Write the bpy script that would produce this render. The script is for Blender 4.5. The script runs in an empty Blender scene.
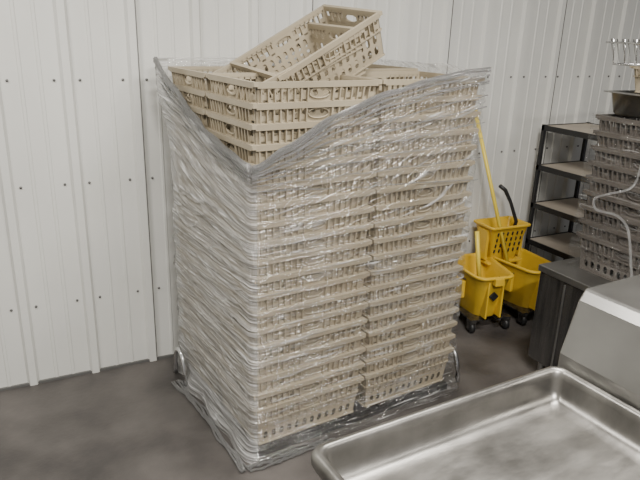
import bpy, math, random
from mathutils import Vector, Matrix, noise
random.seed(4)
D2=bpy.data; COL=bpy.context.collection

# ------------------------------------------------------------ materials
def newmat(n):
    m=D2.materials.new(n); m.use_nodes=True
    nt=m.node_tree; nt.nodes.clear()
    o=nt.nodes.new('ShaderNodeOutputMaterial'); return m,nt,o
def N(nt,t,**k):
    n=nt.nodes.new(t)
    for a,b in k.items():
        if a in n.inputs: n.inputs[a].default_value=b
        else: setattr(n,a,b)
    return n
def pbr(name,c1,c2=None,scale=8,rough=.5,metal=0,bump=0,bscale=60,stretch=(1,1,1),detail=6,spec=.5,rr=0,p0=.3,p1=.7):
    m,nt,o=newmat(name); L=nt.links.new
    b=N(nt,'ShaderNodeBsdfPrincipled'); b.inputs['Roughness'].default_value=rough; b.inputs['Metallic'].default_value=metal
    b.inputs['Specular IOR Level'].default_value=spec
    tc=N(nt,'ShaderNodeTexCoord'); mp=N(nt,'ShaderNodeMapping'); mp.inputs['Scale'].default_value=stretch
    L(tc.outputs['Object'],mp.inputs['Vector'])
    n=N(nt,'ShaderNodeTexNoise'); n.inputs['Scale'].default_value=scale; n.inputs['Detail'].default_value=detail
    L(mp.outputs[0],n.inputs['Vector'])
    r=N(nt,'ShaderNodeValToRGB'); r.color_ramp.elements[0].position=p0; r.color_ramp.elements[1].position=p1
    r.color_ramp.elements[0].color=(*c1,1); r.color_ramp.elements[1].color=(*(c2 or c1),1)
    L(n.outputs[0],r.inputs[0]); L(r.outputs[0],b.inputs['Base Color'])
    if rr:
        mr=N(nt,'ShaderNodeMapRange'); mr.inputs[3].default_value=rough-rr; mr.inputs[4].default_value=rough+rr
        L(n.outputs[0],mr.inputs[0]); L(mr.outputs[0],b.inputs['Roughness'])
    if bump:
        n2=N(nt,'ShaderNodeTexNoise'); n2.inputs['Scale'].default_value=bscale; L(mp.outputs[0],n2.inputs['Vector'])
        bp=N(nt,'ShaderNodeBump'); bp.inputs['Strength'].default_value=bump; bp.inputs['Distance'].default_value=.01
        L(n2.outputs[0],bp.inputs['Height']); L(bp.outputs[0],b.inputs['Normal'])
    L(b.outputs[0],o.inputs[0]); return m
M_wall=pbr('white_painted_steel',(.60,.60,.565),(.69,.69,.655),scale=1.6,rough=.36,bump=.03,bscale=12)
M_screw=pbr('screw_zinc',(.16,.16,.155),rough=.5,metal=.5)
M_seam=pbr('panel_lap_shadow_sealant',(.30,.30,.29),rough=.6)
M_floor=pbr('dusty_concrete',(.024,.021,.020),(.105,.095,.088),scale=2.2,rough=.48,bump=.15,bscale=40,rr=.2,detail=14,p0=.32,p1=.68)
M_ceil=pbr('ceiling_white',(.6,.6,.58),rough=.8)
M_crate=pbr('tan_plastic',(.33,.28,.195),(.40,.345,.25),scale=5,rough=.45)
M_crated=pbr('grey_brown_plastic',(.070,.062,.054),(.115,.102,.09),scale=5,rough=.45)
M_black=pbr('black_plastic',(.012,.012,.013),(.02,.02,.02),rough=.45)
M_yel=pbr('yellow_plastic',(.60,.38,.02),(.70,.46,.04),scale=6,rough=.38)
M_yel2=pbr('yellow_pole',(.80,.62,.08),rough=.35)
M_steel=pbr('stainless_brushed',(.15,.145,.135),(.31,.30,.28),scale=6,rough=.36,metal=.9,rr=.12,stretch=(1,2,1),bump=.08,bscale=16,detail=12)
M_steel2=pbr('stainless_soft',(.28,.275,.265),(.42,.415,.40),scale=3,rough=.34,metal=.95,rr=.10,bump=.04,bscale=8,detail=10)
M_steeld=pbr('stainless_dark',(.08,.08,.08),(.28,.27,.26),scale=5,rough=.22,metal=.9,stretch=(6,6,.5))
M_chrome=pbr('chrome_wire',(.7,.7,.7),rough=.2,metal=1)
M_shelf=pbr('shelf_board',(.38,.33,.27),(.46,.41,.34),scale=6,rough=.6)
M_mop=pbr('mop_yarn',(.45,.43,.38),(.6,.58,.52),scale=30,rough=.9)

def film_mat(name,base_haze,gloss,streak=1.0,rough=.1):
    m,nt,o=newmat(name); L=nt.links.new
    uv=N(nt,'ShaderNodeUVMap'); uv.uv_map='UVMap'
    def mapd(sx,sy,rot):
        mp=N(nt,'ShaderNodeMapping'); mp.inputs['Scale'].default_value=(sx,sy,1); mp.inputs['Rotation'].default_value=(0,0,rot)
        L(uv.outputs[0],mp.inputs['Vector']); return mp.outputs[0]
    def nz(sx,sy,sc,det=3,rot=0,dist=.4):
        n=N(nt,'ShaderNodeTexNoise'); n.inputs['Scale'].default_value=sc; n.inputs['Detail'].default_value=det
        n.inputs['Distortion'].default_value=dist
        L(mapd(sx,sy,rot),n.inputs['Vector']); return n.outputs[0]
    n1=nz(1.0,12,2.2,4); n2=nz(1.6,34,3,2,.12); n3=nz(2,3,1.6,2); n4=nz(1.2,28,3,2,-.22); n5=nz(9,3,3,3,.3,1.2)
    base=mapd(1.6,11,.18); v=N(nt,'ShaderNodeTexVoronoi'); v.feature='DISTANCE_TO_EDGE'; v.inputs['Scale'].default_value=3
    nn=N(nt,'ShaderNodeTexNoise'); nn.inputs['Scale'].default_value=1.3; L(base,nn.inputs['Vector'])
    mx=N(nt,'ShaderNodeMixRGB'); mx.inputs[0].default_value=.4; L(base,mx.inputs[1]); L(nn.outputs['Color'],mx.inputs[2]); L(mx.outputs[0],v.inputs['Vector'])
    v1=v.outputs['Distance']
    def math_(op,a,b=None):
        x=N(nt,'ShaderNodeMath',operation=op)
        for i,q in enumerate((a,b)):
            if q is None: continue
            if isinstance(q,(int,float)): x.inputs[i].default_value=q
            else: L(q,x.inputs[i])
        return x.outputs[0]
    def rng(a,lo,hi,tl,th,sc=True):
        x=N(nt,'ShaderNodeMapRange'); x.inputs[1].default_value=lo;x.inputs[2].default_value=hi;x.inputs[3].default_value=tl*streak if sc else tl;x.inputs[4].default_value=th*streak if sc else th
        L(a,x.inputs[0]); return x.outputs[0]
    s1=rng(n1,.60,.72,0,.14); s2=rng(n2,.63,.70,0,.55); s4=rng(n4,.63,.70,0,.55); s3=rng(n3,.50,.72,0,.10); s5=rng(n5,.66,.73,0,.18)
    cc=math_('MULTIPLY',rng(v1,0,.04,.30,0),rng(n3,.46,.60,0,1,False))
    att=N(nt,'ShaderNodeAttribute'); att.attribute_name='haze'
    t=math_('ADD',math_('ADD',s1,s2),math_('ADD',s3,s4))
    t=math_('ADD',math_('ADD',t,s5),cc)
    t=math_('ADD',t,att.outputs['Fac'])
    t=math_('ADD',t,base_haze)
    t=math_('MINIMUM',t,.92)
    h=math_('ADD',math_('MULTIPLY',n1,.8),math_('ADD',math_('MULTIPLY',n2,.5),math_('MULTIPLY',n4,.5)))
    h=math_('ADD',h,math_('MULTIPLY',n5,.5))
    h=math_('ADD',h,rng(v1,0,.12,.22,0,False))
    bp=N(nt,'ShaderNodeBump'); bp.inputs['Strength'].default_value=1; bp.inputs['Distance'].default_value=.032
    L(h,bp.inputs['Height'])
    tr=N(nt,'ShaderNodeBsdfTransparent'); tr.inputs[0].default_value=(.97,.97,.97,1)
    df=N(nt,'ShaderNodeBsdfDiffuse'); df.inputs[0].default_value=(.78,.78,.77,1)
    tl=N(nt,'ShaderNodeBsdfTranslucent'); tl.inputs[0].default_value=(.8,.8,.8,1)
    L(bp.outputs[0],df.inputs['Normal'])
    md=N(nt,'ShaderNodeMixShader'); md.inputs[0].default_value=.25; L(df.outputs[0],md.inputs[1]); L(tl.outputs[0],md.inputs[2])
    m1=N(nt,'ShaderNodeMixShader'); L(t,m1.inputs[0]); L(tr.outputs[0],m1.inputs[1]); L(md.outputs[0],m1.inputs[2])
    gl=N(nt,'ShaderNodeBsdfGlossy'); gl.inputs['Roughness'].default_value=rough; gl.inputs[0].default_value=(1,1,1,1); L(bp.outputs[0],gl.inputs['Normal'])
    m2=N(nt,'ShaderNodeMixShader'); m2.inputs[0].default_value=gloss; L(m1.outputs[0],m2.inputs[1]); L(gl.outputs[0],m2.inputs[2])
    L(m2.outputs[0],o.inputs[0]); return m
M_film=film_mat('stretch_film',0.0,.12,rough=.09)
M_rope=film_mat('bunched_film',.5,.25,rough=.2)

# ------------------------------------------------------------ mesh builder
class MB:
    def __init__(s): s.v=[];s.f=[];s.m=[];s.sm=[]
    def add(s,vs,fs,mi=0,smooth=False):
        o=len(s.v); s.v+= [tuple(v) for v in vs]
        for f in fs: s.f.append(tuple(i+o for i in f)); s.m.append(mi); s.sm.append(smooth)
    def box(s,lo,hi,mi=0,T=None):
        x0,y0,z0=lo;x1,y1,z1=hi
        vs=[(x0,y0,z0),(x1,y0,z0),(x1,y1,z0),(x0,y1,z0),(x0,y0,z1),(x1,y0,z1),(x1,y1,z1),(x0,y1,z1)]
        if T: vs=[T@Vector(v) for v in vs]
        s.add(vs,[(0,3,2,1),(4,5,6,7),(0,1,5,4),(1,2,6,5),(2,3,7,6),(3,0,4,7)],mi)
    def tube(s,pts,r,mi=0,seg=8,closed=False,flat=1.0):
        pts=[Vector(p) for p in pts]; n=len(pts); rings=[]
        up=Vector((0,0,1))
        for i,p in enumerate(pts):
            a=pts[(i-1)%n] if (i>0 or closed) else p; b=pts[(i+1)%n] if (i<n-1 or closed) else p
            d=(b-a).normalized()
            if abs(d.dot(up))>.98: x=d.cross(Vector((1,0,0))).normalized()
            else: x=d.cross(up).normalized()
            y=d.cross(x); rr=r[i] if isinstance(r,(list,tuple)) else r
            rings.append([p+x*rr*flat*math.cos(2*math.pi*k/seg)+y*rr*math.sin(2*math.pi*k/seg) for k in range(seg)])
        vs=[q for R in rings for q in R]; fs=[]
        for i in range(n if closed else n-1):
            j=(i+1)%n
            for k in range(seg): fs.append((i*seg+k,i*seg+(k+1)%seg,j*seg+(k+1)%seg,j*seg+k))
        if not closed:
            fs.append(tuple(range(seg))[::-1]); fs.append(tuple((n-1)*seg+k for k in range(seg)))
        s.add(vs,fs,mi,True)
    def loft(s,loops,mi=0,cap0=False,cap1=False,smooth=True):
        n=len(loops[0]); vs=[q for l in loops for q in l]; fs=[]
        for i in range(len(loops)-1):
            for k in range(n): fs.append((i*n+k,i*n+(k+1)%n,(i+1)*n+(k+1)%n,(i+1)*n+k))
        if cap0: fs.append(tuple(range(n))[::-1])
        if cap1: fs.append(tuple((len(loops)-1)*n+k for k in range(n)))
        s.add(vs,fs,mi,smooth)
    def mesh(s,name,mats):
        me=D2.meshes.new(name); me.from_pydata(s.v,[],s.f); me.update()
        for m in mats: me.materials.append(m)
        me.polygons.foreach_set('material_index',s.m); me.polygons.foreach_set('use_smooth',s.sm); return me
    def obj(s,name,mats,parent=None,M=None,bevel=0):
        ob=D2.objects.new(name,s.mesh(name,mats)); COL.objects.link(ob)
        if parent: ob.parent=parent
        if M is not None: ob.matrix_local=M
        if bevel:
            b=ob.modifiers.new('b','BEVEL'); b.width=bevel; b.segments=2; b.limit_method='ANGLE'
        return ob
def empty(name,M):
    e=D2.objects.new(name,None); COL.objects.link(e); e.matrix_world=M; e.empty_display_size=.1; return e
def frame(x,y,z,yaw): return Matrix.Translation((x,y,z))@Matrix.Rotation(yaw,4,'Z')
def rrect(x0,y0,x1,y1,r,z,n=6):
    pts=[]
    for cx,cy,a0 in ((x1-r,y1-r,0),(x0+r,y1-r,90),(x0+r,y0+r,180),(x1-r,y0+r,270)):
        for k in range(n+1):
            a=math.radians(a0+90*k/n); pts.append(Vector((cx+r*math.cos(a),cy+r*math.sin(a),z)))
    return pts

# ------------------------------------------------------------ camera
HC=1.75; pitch=.327; roll=.031
f=Vector((0,math.cos(pitch),-math.sin(pitch))); r0=Vector((1,0,0)); u0=r0.cross(f)
r=r0*math.cos(roll)+u0*math.sin(roll); u=-r0*math.sin(roll)+u0*math.cos(roll)
cd=D2.cameras.new('camera'); cam=D2.objects.new('camera',cd); COL.objects.link(cam)
cam.matrix_world=Matrix(((r.x,u.x,-f.x,0),(r.y,u.y,-f.y,0),(r.z,u.z,-f.z,HC),(0,0,0,1)))
cd.sensor_width=36; cd.lens=620/640*36; cd.clip_start=.02
bpy.context.scene.camera=cam

# ------------------------------------------------------------ room. wall frame: x along the wall, +y into wall
WY=.475
FW=frame(-1.55-.46*.05,2.63+.888*.05,0,WY)
mb=MB(); prof=[]
phase=.455
k0=-11; 
for k in range(k0,20):
    c=phase+.3*k
    prof+=[(c-.028,0),(c-.016,-.021),(c+.016,-.021),(c+.028,0)]
    for q in (.11,.19): prof+=[(c+q-.010,0),(c+q-.005,-.004),(c+q+.005,-.004),(c+q+.010,0)]
vs=[];fs=[]
for (px,py) in prof: vs+=[(px,py,0),(px,py,3.1)]
for i in range(len(prof)-1): fs.append((2*i,2*i+2,2*i+3,2*i+1))
mb.add(vs,fs)
for k in range(k0,19,3):
    c=phase+.3*k+.018; mb.box((c,-.0225,0),(c+.003,-.006,3.1),1)
for zz in (.42,1.02,1.5,2.1):
    for k in range(k0,19):
        for off in (.055,.245):
            cx=phase+.3*k+off
            mb.tube([(cx,0,zz),(cx,-.005,zz)],.0065,1,6)
wall=mb.obj('wall_back',[M_wall,M_screw],M=FW)
xmin=prof[0][0]; xmax=prof[-1][0]
mb=MB(); mb.box((xmin,.004,0),(xmax,.08,3.1)); 
mb.obj('backing',[M_wall],parent=wall)
mb=MB(); mb.box((xmin,-6,-.1),(xmax,.08,0)); mb.obj('floor',[M_floor],M=FW)
mb=MB(); mb.box((xmin,-6,3.1),(xmax,.08,3.2)); mb.obj('ceiling',[M_ceil],M=FW)
mb=MB(); mb.box((xmin-.1,-6,0),(xmin,.08,3.1)); mb.obj('wall_left',[M_wall],M=FW)
mb=MB(); mb.box((xmin,-.014,0),(xmax,-.0005,.012)); mb.obj('trim_1',[M_screw],M=FW)

# ------------------------------------------------------------ crate mesh
CW,CD,CH=.558,.436,.19
def crate_mesh(name,mat):
    mb=MB(); T=.003; tap=.10
    def wall(length,place):
        def cell(p0,p1,q0,q1,a,b):
            pc,qc=(p0+p1)/2,(q0+q1)/2
            oc=[(p1,q0),(p1,q1),(p0,q1),(p0,q0)]
            inn=[(a,-.55*b),(a,.55*b),(.5*a,b),(-.5*a,b),(-a,.55*b),(-a,-.55*b),(-.5*a,-b),(.5*a,-b)]
            inn=[(pc+x,qc+y) for x,y in inn]
            F=[(0,1,5,4),(1,6,5),(1,2,7,6),(2,8,7),(2,3,9,8),(3,10,9),(3,0,11,10),(0,4,11)]
            o=[place(p,q,0) for p,q in oc+inn]; i=[place(p,q,-T) for p,q in oc+inn]
            fs=[tuple(x for x in ff) for ff in F]+[tuple(x+12 for x in ff[::-1]) for ff in F]
            for k in range(8): fs.append((4+k,4+(k+1)%8,16+(k+1)%8,16+k))
            mb.add(o+i,fs)
        def plate(p0,p1,q0,q1,d0=-T,d1=0):
            vs=[place(p,q,d) for d in (d0,d1) for p,q in ((p0,q0),(p1,q0),(p1,q1),(p0,q1))]
            mb.add(vs,[(0,3,2,1),(4,5,6,7),(0,1,5,4),(1,2,6,5),(2,3,7,6),(3,0,4,7)])
        plate(0,length,0,.014)
        n=int((length-.04)/.042); w=(length-.04)/n
        plate(0,.02,.014,.112); plate(length-.02,length,.014,.112)
        for i in range(n):
            cell(.02+i*w,.02+(i+1)*w,.014,.063,w*.27,.018)
            cell(.02+i*w,.02+(i+1)*w,.063,.112,w*.27,.018)
        plate(0,length,.112,.118,-T,.009)
        hw=.062; c=length/2
        plate(0,.014,.118,.176); plate(length-.014,length,.118,.176)
        for a,b in ((.014,c-hw),(c+hw,length-.014)):
            n=max(3,int((b-a)/.026)); w=(b-a)/n
            for i in range(n):
                plate(a+i*w,a+i*w+.006,.118,.176,-T,.010)
                if i%2==0: plate(a+i*w+.006,a+(i+1)*w,.118,.145,-T,.001)
                plate(a+i*w+.006,a+(i+1)*w,.118,.126,-T,.001)
            plate(a,b,.166,.176,-T,.001)
        cell(c-hw,c+hw,.118,.176,.045,.015)
        plate(c-hw,c-hw+.005,.118,.176,0,.012); plate(c+hw-.005,c+hw,.118,.176,0,.012)
        pts=[place(c+.049*math.cos(t),.147+.019*math.sin(t),.003) for t in [2*math.pi*k/16 for k in range(16)]]
        mb.tube(pts,.003,0,6,True)
        plate(-.0,length,.176,.190,-.004,.013)
        plate(-.0,length,.168,.176,.010,.013)
    def ins(q): return (CH-q)*tap+.013
    def wx(sgn):
        def P(p,q,d):
            i=ins(q); L=CW-2*i; x=-L/2+L*p/CW; y=(CD/2-i+d)
            return Vector((x,-y,q)) if sgn<0 else Vector((-x,y,q))
        return P
    def wy(sgn):
        def P(p,q,d):
            i=ins(q); L=CD-2*i; y=-L/2+L*p/CD; x=(CW/2-i+d)
            return Vector((-x,-y,q)) if sgn<0 else Vector((x,y,q))
        return P
    wall(CW,wx(-1)); wall(CW,wx(1)); wall(CD,wy(-1)); wall(CD,wy(1))
    for sx in(-1,1):
        for sy in(-1,1):
            cx,cy=sx*(CW/2-.008),sy*(CD/2-.008)
            mb.box((cx-.008,cy-.008,.174),(cx+.008,cy+.008,.1905))
    i=ins(0); X=CW/2-i; Y=CD/2-i
    n=18
    for k in range(n+1):
        x=-X+2*X*k/n; mb.box((x-.006,-Y,0),(x+.006,Y,.004))
    for k in range(9):
        y=-Y+2*Y*k/8; mb.box((-X,y-.008,0),(X,y+.008,.0045))
    return mb.mesh(name,[mat])
CM=crate_mesh('crate_mesh',M_crate); CMD=crate_mesh('crate_mesh_grey',M_crated)

# ------------------------------------------------------------ main stack
SY=.57; W=1.135; D=.885; Z0=.05; NL=19; PITCH=.0739
FS=frame(-.250,2.20,0,SY)
stack=empty('plastic_crate_stack',FS)
for i in range(2):
    for j in range(2):
        for l in range(NL):
            ob=D2.objects.new('crate',CM); COL.objects.link(ob); ob.parent=stack
            jx,jy=random.uniform(-.003,.003),random.uniform(-.003,.003)
            ob.matrix_local=frame(.283+.568*i+jx,.22+.445*j+jy,Z0+PITCH*l+(.012 if (i,j)==(1,1) else 0),random.uniform(-.006,.006))
mb=MB()
for k in range(7): mb.box((.02+.162*k,.01,.036),(.13+.162*k,D-.01,.05))
for y in (.01,.40,.79): mb.box((.02,y,.0),(W-.02,y+.085,.036))
mb.obj('pallet',[M_black],parent=stack)
mb=MB()
def loop(cx,cy,ax):
    pts=[]
    for k in range(15):
        a=math.pi*k/14; o=.075*math.cos(a); h=.014+.17*math.sin(a)
        pts.append((cx+ax[0]*o,cy+ax[1]*o,h))
    mb.tube(pts,.013,0,8)
loop(-.05,D-.13,(0,1)); loop(W+.065,.10,(0,1))
mb.obj('skid_loops',[M_chrome],parent=stack)

# film
def sstep(a,b,x):
    t=max(0,min(1,(x-a)/(b-a))); return t*t*(3-2*t)
def interp(tab,x):
    for (a,b),(c,d) in zip(tab,tab[1:]):
        if x<=c: 
            t=(x-a)/(c-a); t=t*t*(3-2*t)*.5+t*.5
            return b+(d-b)*t
    return tab[-1][1]
R=.03; path=[]
def seg(p,q,nrm,n):
    for k in range(n):
        t=k/n; path.append((p[0]+(q[0]-p[0])*t,p[1]+(q[1]-p[1])*t,nrm[0],nrm[1]))
def arc(cx,cy,a0,n=6):
    for k in range(n):
        a=math.radians(a0+90*k/n); path.append((cx+R*math.cos(a),cy+R*math.sin(a),math.cos(a),math.sin(a)))
seg((0,D-R),(0,R),(-1,0),130); arc(R,R,180); seg((R,0),(W-R,0),(0,-1),190); arc(W-R,R,270)
seg((W,R),(W,D-R),(1,0),50); arc(W-R,D-R,0); seg((W-R,D),(R,D),(0,1),50); arc(R,D-R,90)
NP=len(path); NZ=150
ss=[0]
for i in range(1,NP+1):
    a=path[i-1];b=path[i%NP]; ss.append(ss[-1]+math.hypot(a[0]-b[0],a[1]-b[1]))
ZA=1.275
TR=[(0,ZA),(.12,1.335),(.35,1.45),(.6,1.53),(.85,1.58),(1.0,1.60),(1.15,1.61)]
TL=[(0,ZA),(.18,1.30),(.36,1.34),(.55,1.40),(.72,1.49),(.885,1.61)]
def ztop(x,y,nx,ny):
    if ny<-.7 or (nx>0 and y<R and ny<0): return interp(TR,max(0,x))
    if nx<-.7 and y<D-R*.5 : return interp(TL,max(0,y))
    if nx<0 and ny<0: return ZA
    return 1.61
def film_pt(x,y,nx,ny,s,z,lift=0):
    zn=sstep(.85,1.35,z)
    across=z-(x if ny<-.5 else y)*(.28*zn)
    o=.010+lift
    o+=.007*noise.noise(Vector((s*2.2,across*22,1.3)))+.006*noise.noise(Vector((s*5,across*45,7.7)))
    o+=.012*max(0,noise.noise(Vector((s*1.5+across*3,across*9,4.1))))
    o+=zn*.016*max(0,noise.noise(Vector((s*1.2,across*30,14.1))))
    o+=.007*abs(noise.noise(Vector((s*9+across*14,across*16,24.1))))
    base=sstep(.13,0,z); o+=base*(.02+.03*(noise.noise(Vector((s*7,0,9)))+.3))
    top=sstep(1.15,1.6,z)
    dc=math.hypot(x,y-D)
    o+=top*(.055*sstep(.25,0,dc))
    if ny>.7 or nx>.7 : o=min(o,.03 if ny<=.7 else .012)
    elif nx<-.5 and y>.8: o=min(o,.06)
    return Vector((x+nx*max(.004,o),y+ny*max(.004,o),z))
vs=[];uvs=[];hz=[]
for i in range(NP):
    x,y,nx,ny=path[i]; s=ss[i]
    zt=ztop(x,y,nx,ny)+.014*noise.noise(Vector((s*6,3,3)))
    zb=.004
    for k in range(NZ+1):
        t=k/NZ; z=zb+(zt-zb)*t
        p=film_pt(x,y,nx,ny,s,z); vs.append(p)
        zn=sstep(.85,1.35,z); across=z-(x if ny<-.5 else y)*(.28*zn)
        uvs.append((s,across))
        h=.03
        if nx<-.5: h=.38
        elif ny<-.5: h=.04*sstep(.3,0,x)+.01*zn
        h+= .30*sstep(.06,0,zt-z)
        hz.append(h)
fs=[]
for i in range(NP):
    j=(i+1)%NP
    for k in range(NZ): fs.append((i*(NZ+1)+k,j*(NZ+1)+k,j*(NZ+1)+k+1,i*(NZ+1)+k+1))
me=D2.meshes.new('stretch_film'); me.from_pydata(vs,[],fs); me.update()
ul=me.uv_layers.new(name='UVMap')
for l in me.loops: ul.data[l.index].uv=uvs[l.vertex_index]
at=me.attributes.new('haze','FLOAT','POINT'); at.data.foreach_set('value',hz)
me.polygons.foreach_set('use_smooth',[True]*len(fs)); me.materials.append(M_film)
ob=D2.objects.new('stretch_film_wrap',me); COL.objects.link(ob); ob.parent=stack
mb=MB()
def strandR(z0,z1,r,n=50,off=.02,bow=1.0):
    pts=[];rs=[]
    for k in range(n+1):
        t=k/n; x=-.012+(W+.01)*t; sh=(interp(TR,max(0,x))-ZA)/(1.61-ZA)
        sh=sh*bow+t*(1-bow)
        z=z0+(z1-z0)*sh+.006*noise.noise(Vector((x*7,z0*50,2)))
        pts.append((x,-off-.008*noise.noise(Vector((x*5,z0*30,5))),z)); rs.append(r*(1+.8*noise.noise(Vector((x*9,z0*29,1)))))
    mb.tube(pts,rs,0,6)
def strandL(z0,z1,r,off=.02,n=40):
    pts=[];rs=[]
    for k in range(n+1):
        t=k/n; y=D*t-.012; zz=z0+(z1-z0)*(interp(TL,max(0,y))-ZA)/(1.61-ZA)+.006*noise.noise(Vector((y*7,z0*50,2)))
        pts.append((-off-.035*sstep(.7,1,t),y,zz)); rs.append(r*(1+.8*noise.noise(Vector((y*9,z0*29,1)))))
    mb.tube(pts,rs,0,6)
for z0,z1,rr,bw in ((ZA,1.61,.008,1),(ZA-.008,1.60,.006,1),(ZA-.018,1.56,.004,.8),(ZA-.03,1.50,.003,.6),(ZA-.035,1.45,.003,.4),(ZA-.045,1.38,.0025,.3),(ZA-.055,1.31,.0025,.2),(ZA+.006,1.60,.004,1.05),(ZA-.012,1.585,.0035,.9),(ZA-.07,1.22,.0025,.2),(ZA-.09,1.12,.002,.2),(ZA-.04,1.55,.0025,.75)):
    strandR(z0,z1,rr,bow=bw)
for z0,z1,rr in ((ZA,1.61,.012),(ZA-.012,1.60,.009),(ZA-.03,1.57,.006),(ZA+.008,1.61,.006),(ZA-.045,1.54,.004),(ZA-.06,1.48,.003)): strandL(z0,z1,rr)
for q in range(9):
    pts=[];ph=random.uniform(0,9)
    for k in range(26):
        t=k/25; yy=.75-.80*t if q<5 else -.03-.03*noise.noise(Vector((t*5,ph,3)))
        xx=-.055-.035*noise.noise(Vector((t*4,ph,0)))-.006*q if q<5 else -.05+.5*t*(1+.1*q)*.5
        pts.append((xx,yy-(.0 if q<5 else .012*(q-5)),.008+.018*abs(noise.noise(Vector((t*9,ph,5))))))
    mb.tube(pts,[.004+.004*abs(noise.noise(Vector((k*.5,ph,1)))) for k in range(26)],0,6)
so=mb.obj('film_strands',[M_rope],parent=stack)
so.data.uv_layers.new(name='UVMap')

# ------------------------------------------------------------ tilted crates on top
def tilted(Lx,S,cen):
    Lx=Vector(Lx).normalized(); S=Vector(S); S=(S-Lx*S.dot(Lx)).normalized()
    Nn=Lx.cross(-S).normalized()
    if Nn.z<0: Nn=-Nn
    Yv=Nn.cross(Lx); c0=Vector(cen)-Nn*CH
    ob=D2.objects.new('plastic_crate',CM); COL.objects.link(ob)
    ob.matrix_world=Matrix(((Lx.x,Yv.x,Nn.x,c0.x),(Lx.y,Yv.y,Nn.y,c0.y),(Lx.z,Yv.z,Nn.z,c0.z),(0,0,0,1)))
tilted((.73,.46,.47),(.58,-.80,-.06),(-.10,2.83,1.715))
tilted((.73,.46,.40),(.58,-.80,-.03),(-.18,2.79,1.655))

# ------------------------------------------------------------ mop buckets
def bucket(name,x,y,yaw):
    e=empty(name,frame(x,y,0,yaw)); mb=MB()
    def ring(w,l,z,fr=.0,rad=.06):
        pts=rrect(-w/2,-l/2,w/2,l/2,min(rad,w/2-.01),z)
        return [Vector((p.x*(1-fr*max(0,-p.y/(l/2))),p.y,p.z)) for p in pts]
    loops=[ring(.18,.26,.075,.4),ring(.20,.30,.09,.4),ring(.25,.35,.22,.35),ring(.29,.40,.355,.25),ring(.32,.435,.358,.25),ring(.325,.44,.372,.25),
           ring(.29,.40,.376,.25),ring(.275,.385,.36,.25),ring(.24,.34,.22,.35),ring(.19,.28,.10,.4)]
    mb.loft(loops,0,True,True)
    for sx in (-.05,.05): mb.box((sx-.006,-.205,.10),(sx+.006,-.145,.34))
    mb.box((-.03,-.235,.325),(.03,-.20,.372))
    dm=Matrix.Translation((0,-.188,.24))@Matrix.Rotation(math.pi/4,4,'Y')
    mb.box((-.022,-.006,-.022),(.022,.01,.022),1,dm)
    for sx in (-1,1): mb.box((sx*.138-.012,-.06,.19),(sx*.138+.012,.06,.30))
    mb.obj('tub',[M_yel,M_black],parent=e,bevel=.003)
    mb=MB()
    for sx in (-1,1):
        for sy in (-1,1):
            cx,cy=sx*.12,sy*.165
            mb.box((cx-.022,cy-.022,.066),(cx+.022,cy+.022,.092),0)
            mb.box((cx-.020,cy-.018,.025),(cx-.015,cy+.018,.07),0); mb.box((cx+.015,cy-.018,.025),(cx+.020,cy+.018,.07),0)
            mb.tube([(cx-.012,cy,.034),(cx+.012,cy,.034)],.034,1,16)
        mb.box((sx*.09-.04,-.18,.078),(sx*.09+.04,.18,.088),0)
    mb.obj('casters',[M_steeld,M_black],parent=e)
    mb=MB(); mb.tube([(-.165,.02,.35)]+[(-.17*math.cos(a),.02-.10*math.sin(a),.35-.06*math.sin(a)) for a in [math.pi*k/10 for k in range(1,10)]]+[(.165,.02,.35)],.004,0,6)
    mb.obj('bail',[M_black],parent=e)
    return e
bucket('mop_bucket',1.015,3.66,.30)
bucket('mop_bucket',1.33,3.80,.50)
mb=MB()
e=empty('mop_wringer',frame(1.19,3.90,0,.42))
def rr(w,l,z): return rrect(-w/2,-l/2,w/2,l/2,.02,z)
mb.loft([rr(.19,.11,.34),rr(.22,.13,.40),rr(.29,.19,.575),rr(.315,.215,.578),rr(.315,.215,.592),rr(.285,.185,.593),rr(.26,.16,.55),rr(.18,.10,.36)],0,True,True)
for k in range(6):
    for q in range(4):
        xx=-.095+.038*k; zz=.42+.040*q; yy=-(.065+(zz-.40)*.172)
        mb.tube([(xx,yy,zz-.012),(xx,yy-.004,zz+.012)],.0065,1,6)
mb.box((-.15,-.05,.36),(-.13,.05,.56)); mb.box((.13,-.05,.36),(.15,.05,.56))
mb.box((-.14,-.08,.33),(.14,.08,.345))
mb.obj('hopper',[M_yel,M_black],parent=e,bevel=.003)
mb=MB(); mb.tube([(.08,-.02,.50),(.08,-.04,.60),(.05,.0,.72),(.01,.02,.80),(-.03,.03,.83)],[.012,.012,.011,.013,.013],0,8)
mb.obj('lever',[M_black],parent=e)
mb=MB(); mb.tube([(.935,3.895,1.30),(1.235,3.76,.30)],.012,0,10); mb.tube([(.932,3.897,1.31),(.941,3.892,1.28)],.014,0,10)
mb.tube([(1.23,3.762,.32),(1.245,3.757,.25)],.02,1,10)
mb.obj('mop_handle',[M_yel2,M_black])
mb=MB(); mb.tube([(.967,3.65,.60),(1.01,3.61,.26)],.014,0,10)
for k in range(14):
    a=2*math.pi*k/14; mb.tube([(1.01,3.61,.27),(1.01+.04*math.cos(a),3.62+.05*math.sin(a),.20),(1.01+.05*math.cos(a),3.64+.08*math.sin(a),.13)],.008,1,6)
mb.obj('mop',[M_yel2,M_mop])

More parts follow.
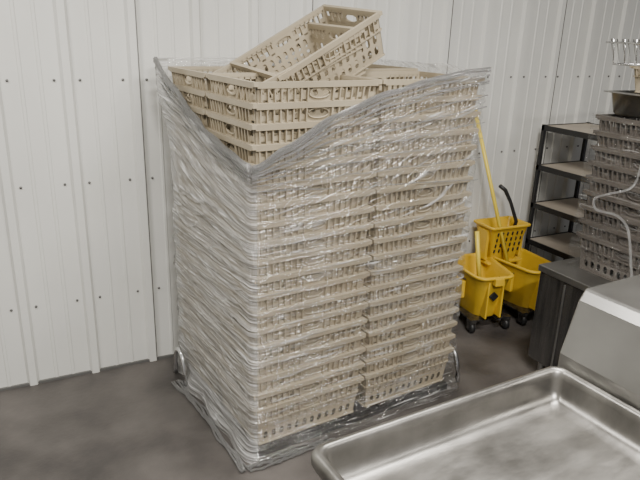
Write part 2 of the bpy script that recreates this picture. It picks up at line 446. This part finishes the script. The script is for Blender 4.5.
# ------------------------------------------------------------ corner shelf unit
FSH=frame(1.445,4.145,0,WY)
e=empty('storage_shelf',FSH)
mb=MB(); SL=.72; SD=.42
for z in (.12,.385,.645,.91,1.175):
    mb.box((.012,-SL,z),(SD,-.012,z+.018),1)
    mb.box((0,-SL,z-.012),(.012,-.0,z+.022),0); mb.box((SD,-SL,z-.012),(SD+.012,0,z+.022),0)
    mb.box((0,-.012,z-.012),(SD,0,z+.022),0)
for x in (0,SD-.01):
    for y in (-SL,-.022): mb.box((x,y,0),(x+.022,y+.022,1.20),0)
mb.obj('frame_and_boards',[M_black,M_shelf],parent=e)

# ------------------------------------------------------------ equipment stand with wrapped grey crates
FE=frame(1.15,3.05,0,WY)
e=empty('stainless_equipment_stand',FE)
mb=MB(); 
mb.box((0,-1.1,.585),(.9,0,.62),0)
mb.box((.01,-1.09,.08),(.89,-.01,.585),1)
for k in range(1,6): mb.box((.004,-.18*k-.006,.10),(.012,-.18*k+.006,.57),0)
for x in (.05,.8):
    for y in (-1.03,-.08): mb.tube([(x,y,0),(x,y,.09)],.02,0,10)
mb.obj('body',[M_steel2,M_steeld],parent=e,bevel=.004)
ST2=empty('plastic_crate_stack',frame(1.30,3.03,.622,WY))
for i in range(2):
    for l in range(9):
        ob=D2.objects.new('crate',CMD); COL.objects.link(ob); ob.parent=ST2
        ob.matrix_local=frame(.222+.45*i+random.uniform(-.004,.004),-.285,PITCH*l,math.pi/2)
vs=[];uvs=[];hz=[];n=60
per=[(0,0),(0,-.57),(.90,-.57),(.90,0),(0,0)]
pp=[];s=0
for (a,b),(c,d) in zip(per,per[1:]):
    for k in range(n): 
        t=k/n; pp.append((a+(c-a)*t,b+(d-b)*t,s+math.hypot(c-a,d-b)*t))
    s+=math.hypot(c-a,d-b)
pp.append((0,0,s))
for (x,y,s_) in pp:
    for k in range(31):
        z=.79*k/30; o=1+.03*noise.noise(Vector((s_*6,z*14,2)))
        vs.append(Vector(((x-.45)*(o+.015)+.45,(y+.285)*(o+.02)-.285,z))); uvs.append((s_,z)); hz.append(0)
fs=[(i*31+k,(i+1)*31+k,(i+1)*31+k+1,i*31+k+1) for i in range(len(pp)-1) for k in range(30)]
M_film2=film_mat('stretch_film_thin',-.04,.06,.45,.15)
me=D2.meshes.new('film2'); me.from_pydata(vs,[],fs); ul=me.uv_layers.new(name='UVMap')
for l in me.loops: ul.data[l.index].uv=uvs[l.vertex_index]
at=me.attributes.new('haze','FLOAT','POINT'); at.data.foreach_set('value',hz)
me.polygons.foreach_set('use_smooth',[True]*len(fs)); me.materials.append(M_film2)
ob=D2.objects.new('stretch_film_wrap',me); COL.objects.link(ob); ob.parent=ST2
# loose twisted tail of film hanging on the near face
mb=MB()
cp=[(-.035,-.34,.80),(-.045,-.33,.62),(-.05,-.31,.50),(-.055,-.20,.44),(-.055,-.13,.40),(-.055,-.15,.35),(-.05,-.26,.35),(-.05,-.33,.30),(-.04,-.37,.15),(-.035,-.40,.03)]
def cr(P,n=6):
    P=[Vector(p) for p in P]; out=[]
    for i in range(len(P)-1):
        a=P[max(0,i-1)];b=P[i];c=P[i+1];d=P[min(len(P)-1,i+2)]
        for k in range(n):
            t=k/n; out.append(.5*((2*b)+(c-a)*t+(2*a-5*b+4*c-d)*t*t+(3*b-a-3*c+d)*t*t*t))
    return out+[P[-1]]
mb.tube(cr(cp),.006,0,6)
o_=mb.obj('film_tail',[M_rope],parent=ST2); o_.data.uv_layers.new(name='UVMap')
mb=MB()
def pr_(w,l,z,rad=.03): return rrect(-w/2,-l/2,w/2,l/2,rad,z)
mb.loft([pr_(.44,.30,0),pr_(.46,.32,.01),pr_(.49,.35,.10),pr_(.54,.40,.102),pr_(.54,.40,.106),pr_(.485,.345,.108),pr_(.45,.31,.015)],0,True,True)
mb.obj('steam_table_pan',[M_steel2],M=frame(1.60,2.86,1.409,WY+math.pi/2-.1))
ob=D2.objects.new('plastic_crate',CM); COL.objects.link(ob)
ob.matrix_world=frame(1.72,2.83,1.520,WY+math.pi/2+.12)@Matrix.Scale(.62,4,(0,0,1))
mb=MB(); zz=1.645
def wr(pts,r=.003): mb.tube(pts,r,0,6)
for z,g in ((0,0),(.09,.03)):
    wr([(-.25-g,-.16-g,z),(.25+g,-.16-g,z),(.25+g,.16+g,z),(-.25-g,.16+g,z),(-.25-g,-.16-g,z)],.0045)
for k in range(13):
    x=-.25+.5*k/12; wr([(x,-.19,.105),(x,-.16,0),(x,.16,0),(x,.19,.105)])
for k in range(7):
    y=-.16+.32*k/6; wr([(-.28,y,.105),(-.25,y,0),(.25,y,0),(.28,y,.105)])
mb.obj('wire_basket',[M_chrome],M=frame(1.56,2.84,zz,WY+.1))

# ------------------------------------------------------------ sink / dish table
FK=frame(-.018,1.12,0,.53)
e=empty('stainless_sink',FK)
X1=.79; Y0=-.80
mb=MB()
prof=[(.006,.858),(.0,.872),(.0,.888),(.005,.898),(.012,.902),(.019,.901),(.025,.893),(.028,.875),(.032,.845),(.040,.826),(.055,.817),(.08,.813)]
loops=[]
for ins_,z in prof:
    loops.append(rrect(ins_,Y0+ins_,X1-ins_,-ins_,max(.018,.035-ins_*.3),z,8))
dc=Vector((.42,-.36,0))
for tt,z in ((.5,.808),(.86,.802)):
    loops.append([Vector((p.x+(dc.x-p.x)*tt,p.y+(dc.y-p.y)*tt,z)) for p in loops[11]])
mb.loft(loops,0,False,True)
pts=[(dc.x+.05*math.cos(a),dc.y+.05*math.sin(a),.806) for a in [2*math.pi*k/24 for k in range(24)]]
mb.tube(pts,.005,1,8,True)
for x in (.07,X1-.07):
    for y in (-.07,Y0+.07): mb.tube([(x,y,0),(x,y,.81)],.02,0,12)
for y in (-.07,Y0+.07): mb.tube([(.07,y,.25),(X1-.07,y,.25)],.012,0,10)
for x in (.07,X1-.07): mb.tube([(x,-.07,.25),(x,Y0+.07,.25)],.012,0,10)
mb.obj('basin',[M_steel,M_steeld],parent=e)
mb=MB()
ya,yb=-.9,.0
pr=[(.793,.60),(.793,.93),(.835,1.08),(.855,1.11),(1.7,1.11),(1.7,.60)]
n=len(pr); vs=[(x,ya,z) for x,z in pr]+[(x,yb,z) for x,z in pr]
fs=[tuple(range(n)),tuple(range(n,2*n))[::-1]]+[(k,k+n,(k+1)%n+n,(k+1)%n) for k in range(n)]
mb.add(vs,fs)
for x in (.86,1.65):
    for y in (ya+.05,yb-.05): mb.tube([(x,y,0),(x,y,.6)],.02,0,10)
mb.obj('stainless_prep_cabinet',[M_steel2],M=FK,bevel=.008)

# ------------------------------------------------------------ lights
def fixture(x,y,yaw,pw,lx=1.2,ly=.3):
    e=empty('ceiling_light',frame(x,y,3.02,yaw)); mb=MB()
    mb.box((-lx/2-.03,-ly/2-.03,.02),(lx/2+.03,ly/2+.03,.08)); mb.obj('housing',[M_ceil],parent=e)
    ld=D2.lights.new('lamp','AREA'); ld.shape='RECTANGLE'; ld.size=lx; ld.size_y=ly; ld.energy=pw; ld.color=(1,.96,.90)
    lo=D2.objects.new('lamp',ld); COL.objects.link(lo); lo.parent=e; lo.location=(0,0,.01)
fixture(-1.5,1.3,.5,62,.9,.2); fixture(.9,1.7,.5,85); fixture(.8,-.5,.5,185,.8,.15); fixture(2.4,.3,.5,30)
w=D2.worlds.new('world'); bpy.context.scene.world=w; w.use_nodes=True
bg=w.node_tree.nodes['Background']; bg.inputs[0].default_value=(.97,.97,1,1); bg.inputs[1].default_value=.30

# square the whole place up with the world axes
bpy.context.view_layer.update()
RZ=Matrix.Rotation(-WY,4,'Z')
for o_ in list(D2.objects):
    if o_.parent is None: o_.matrix_world=RZ@o_.matrix_world
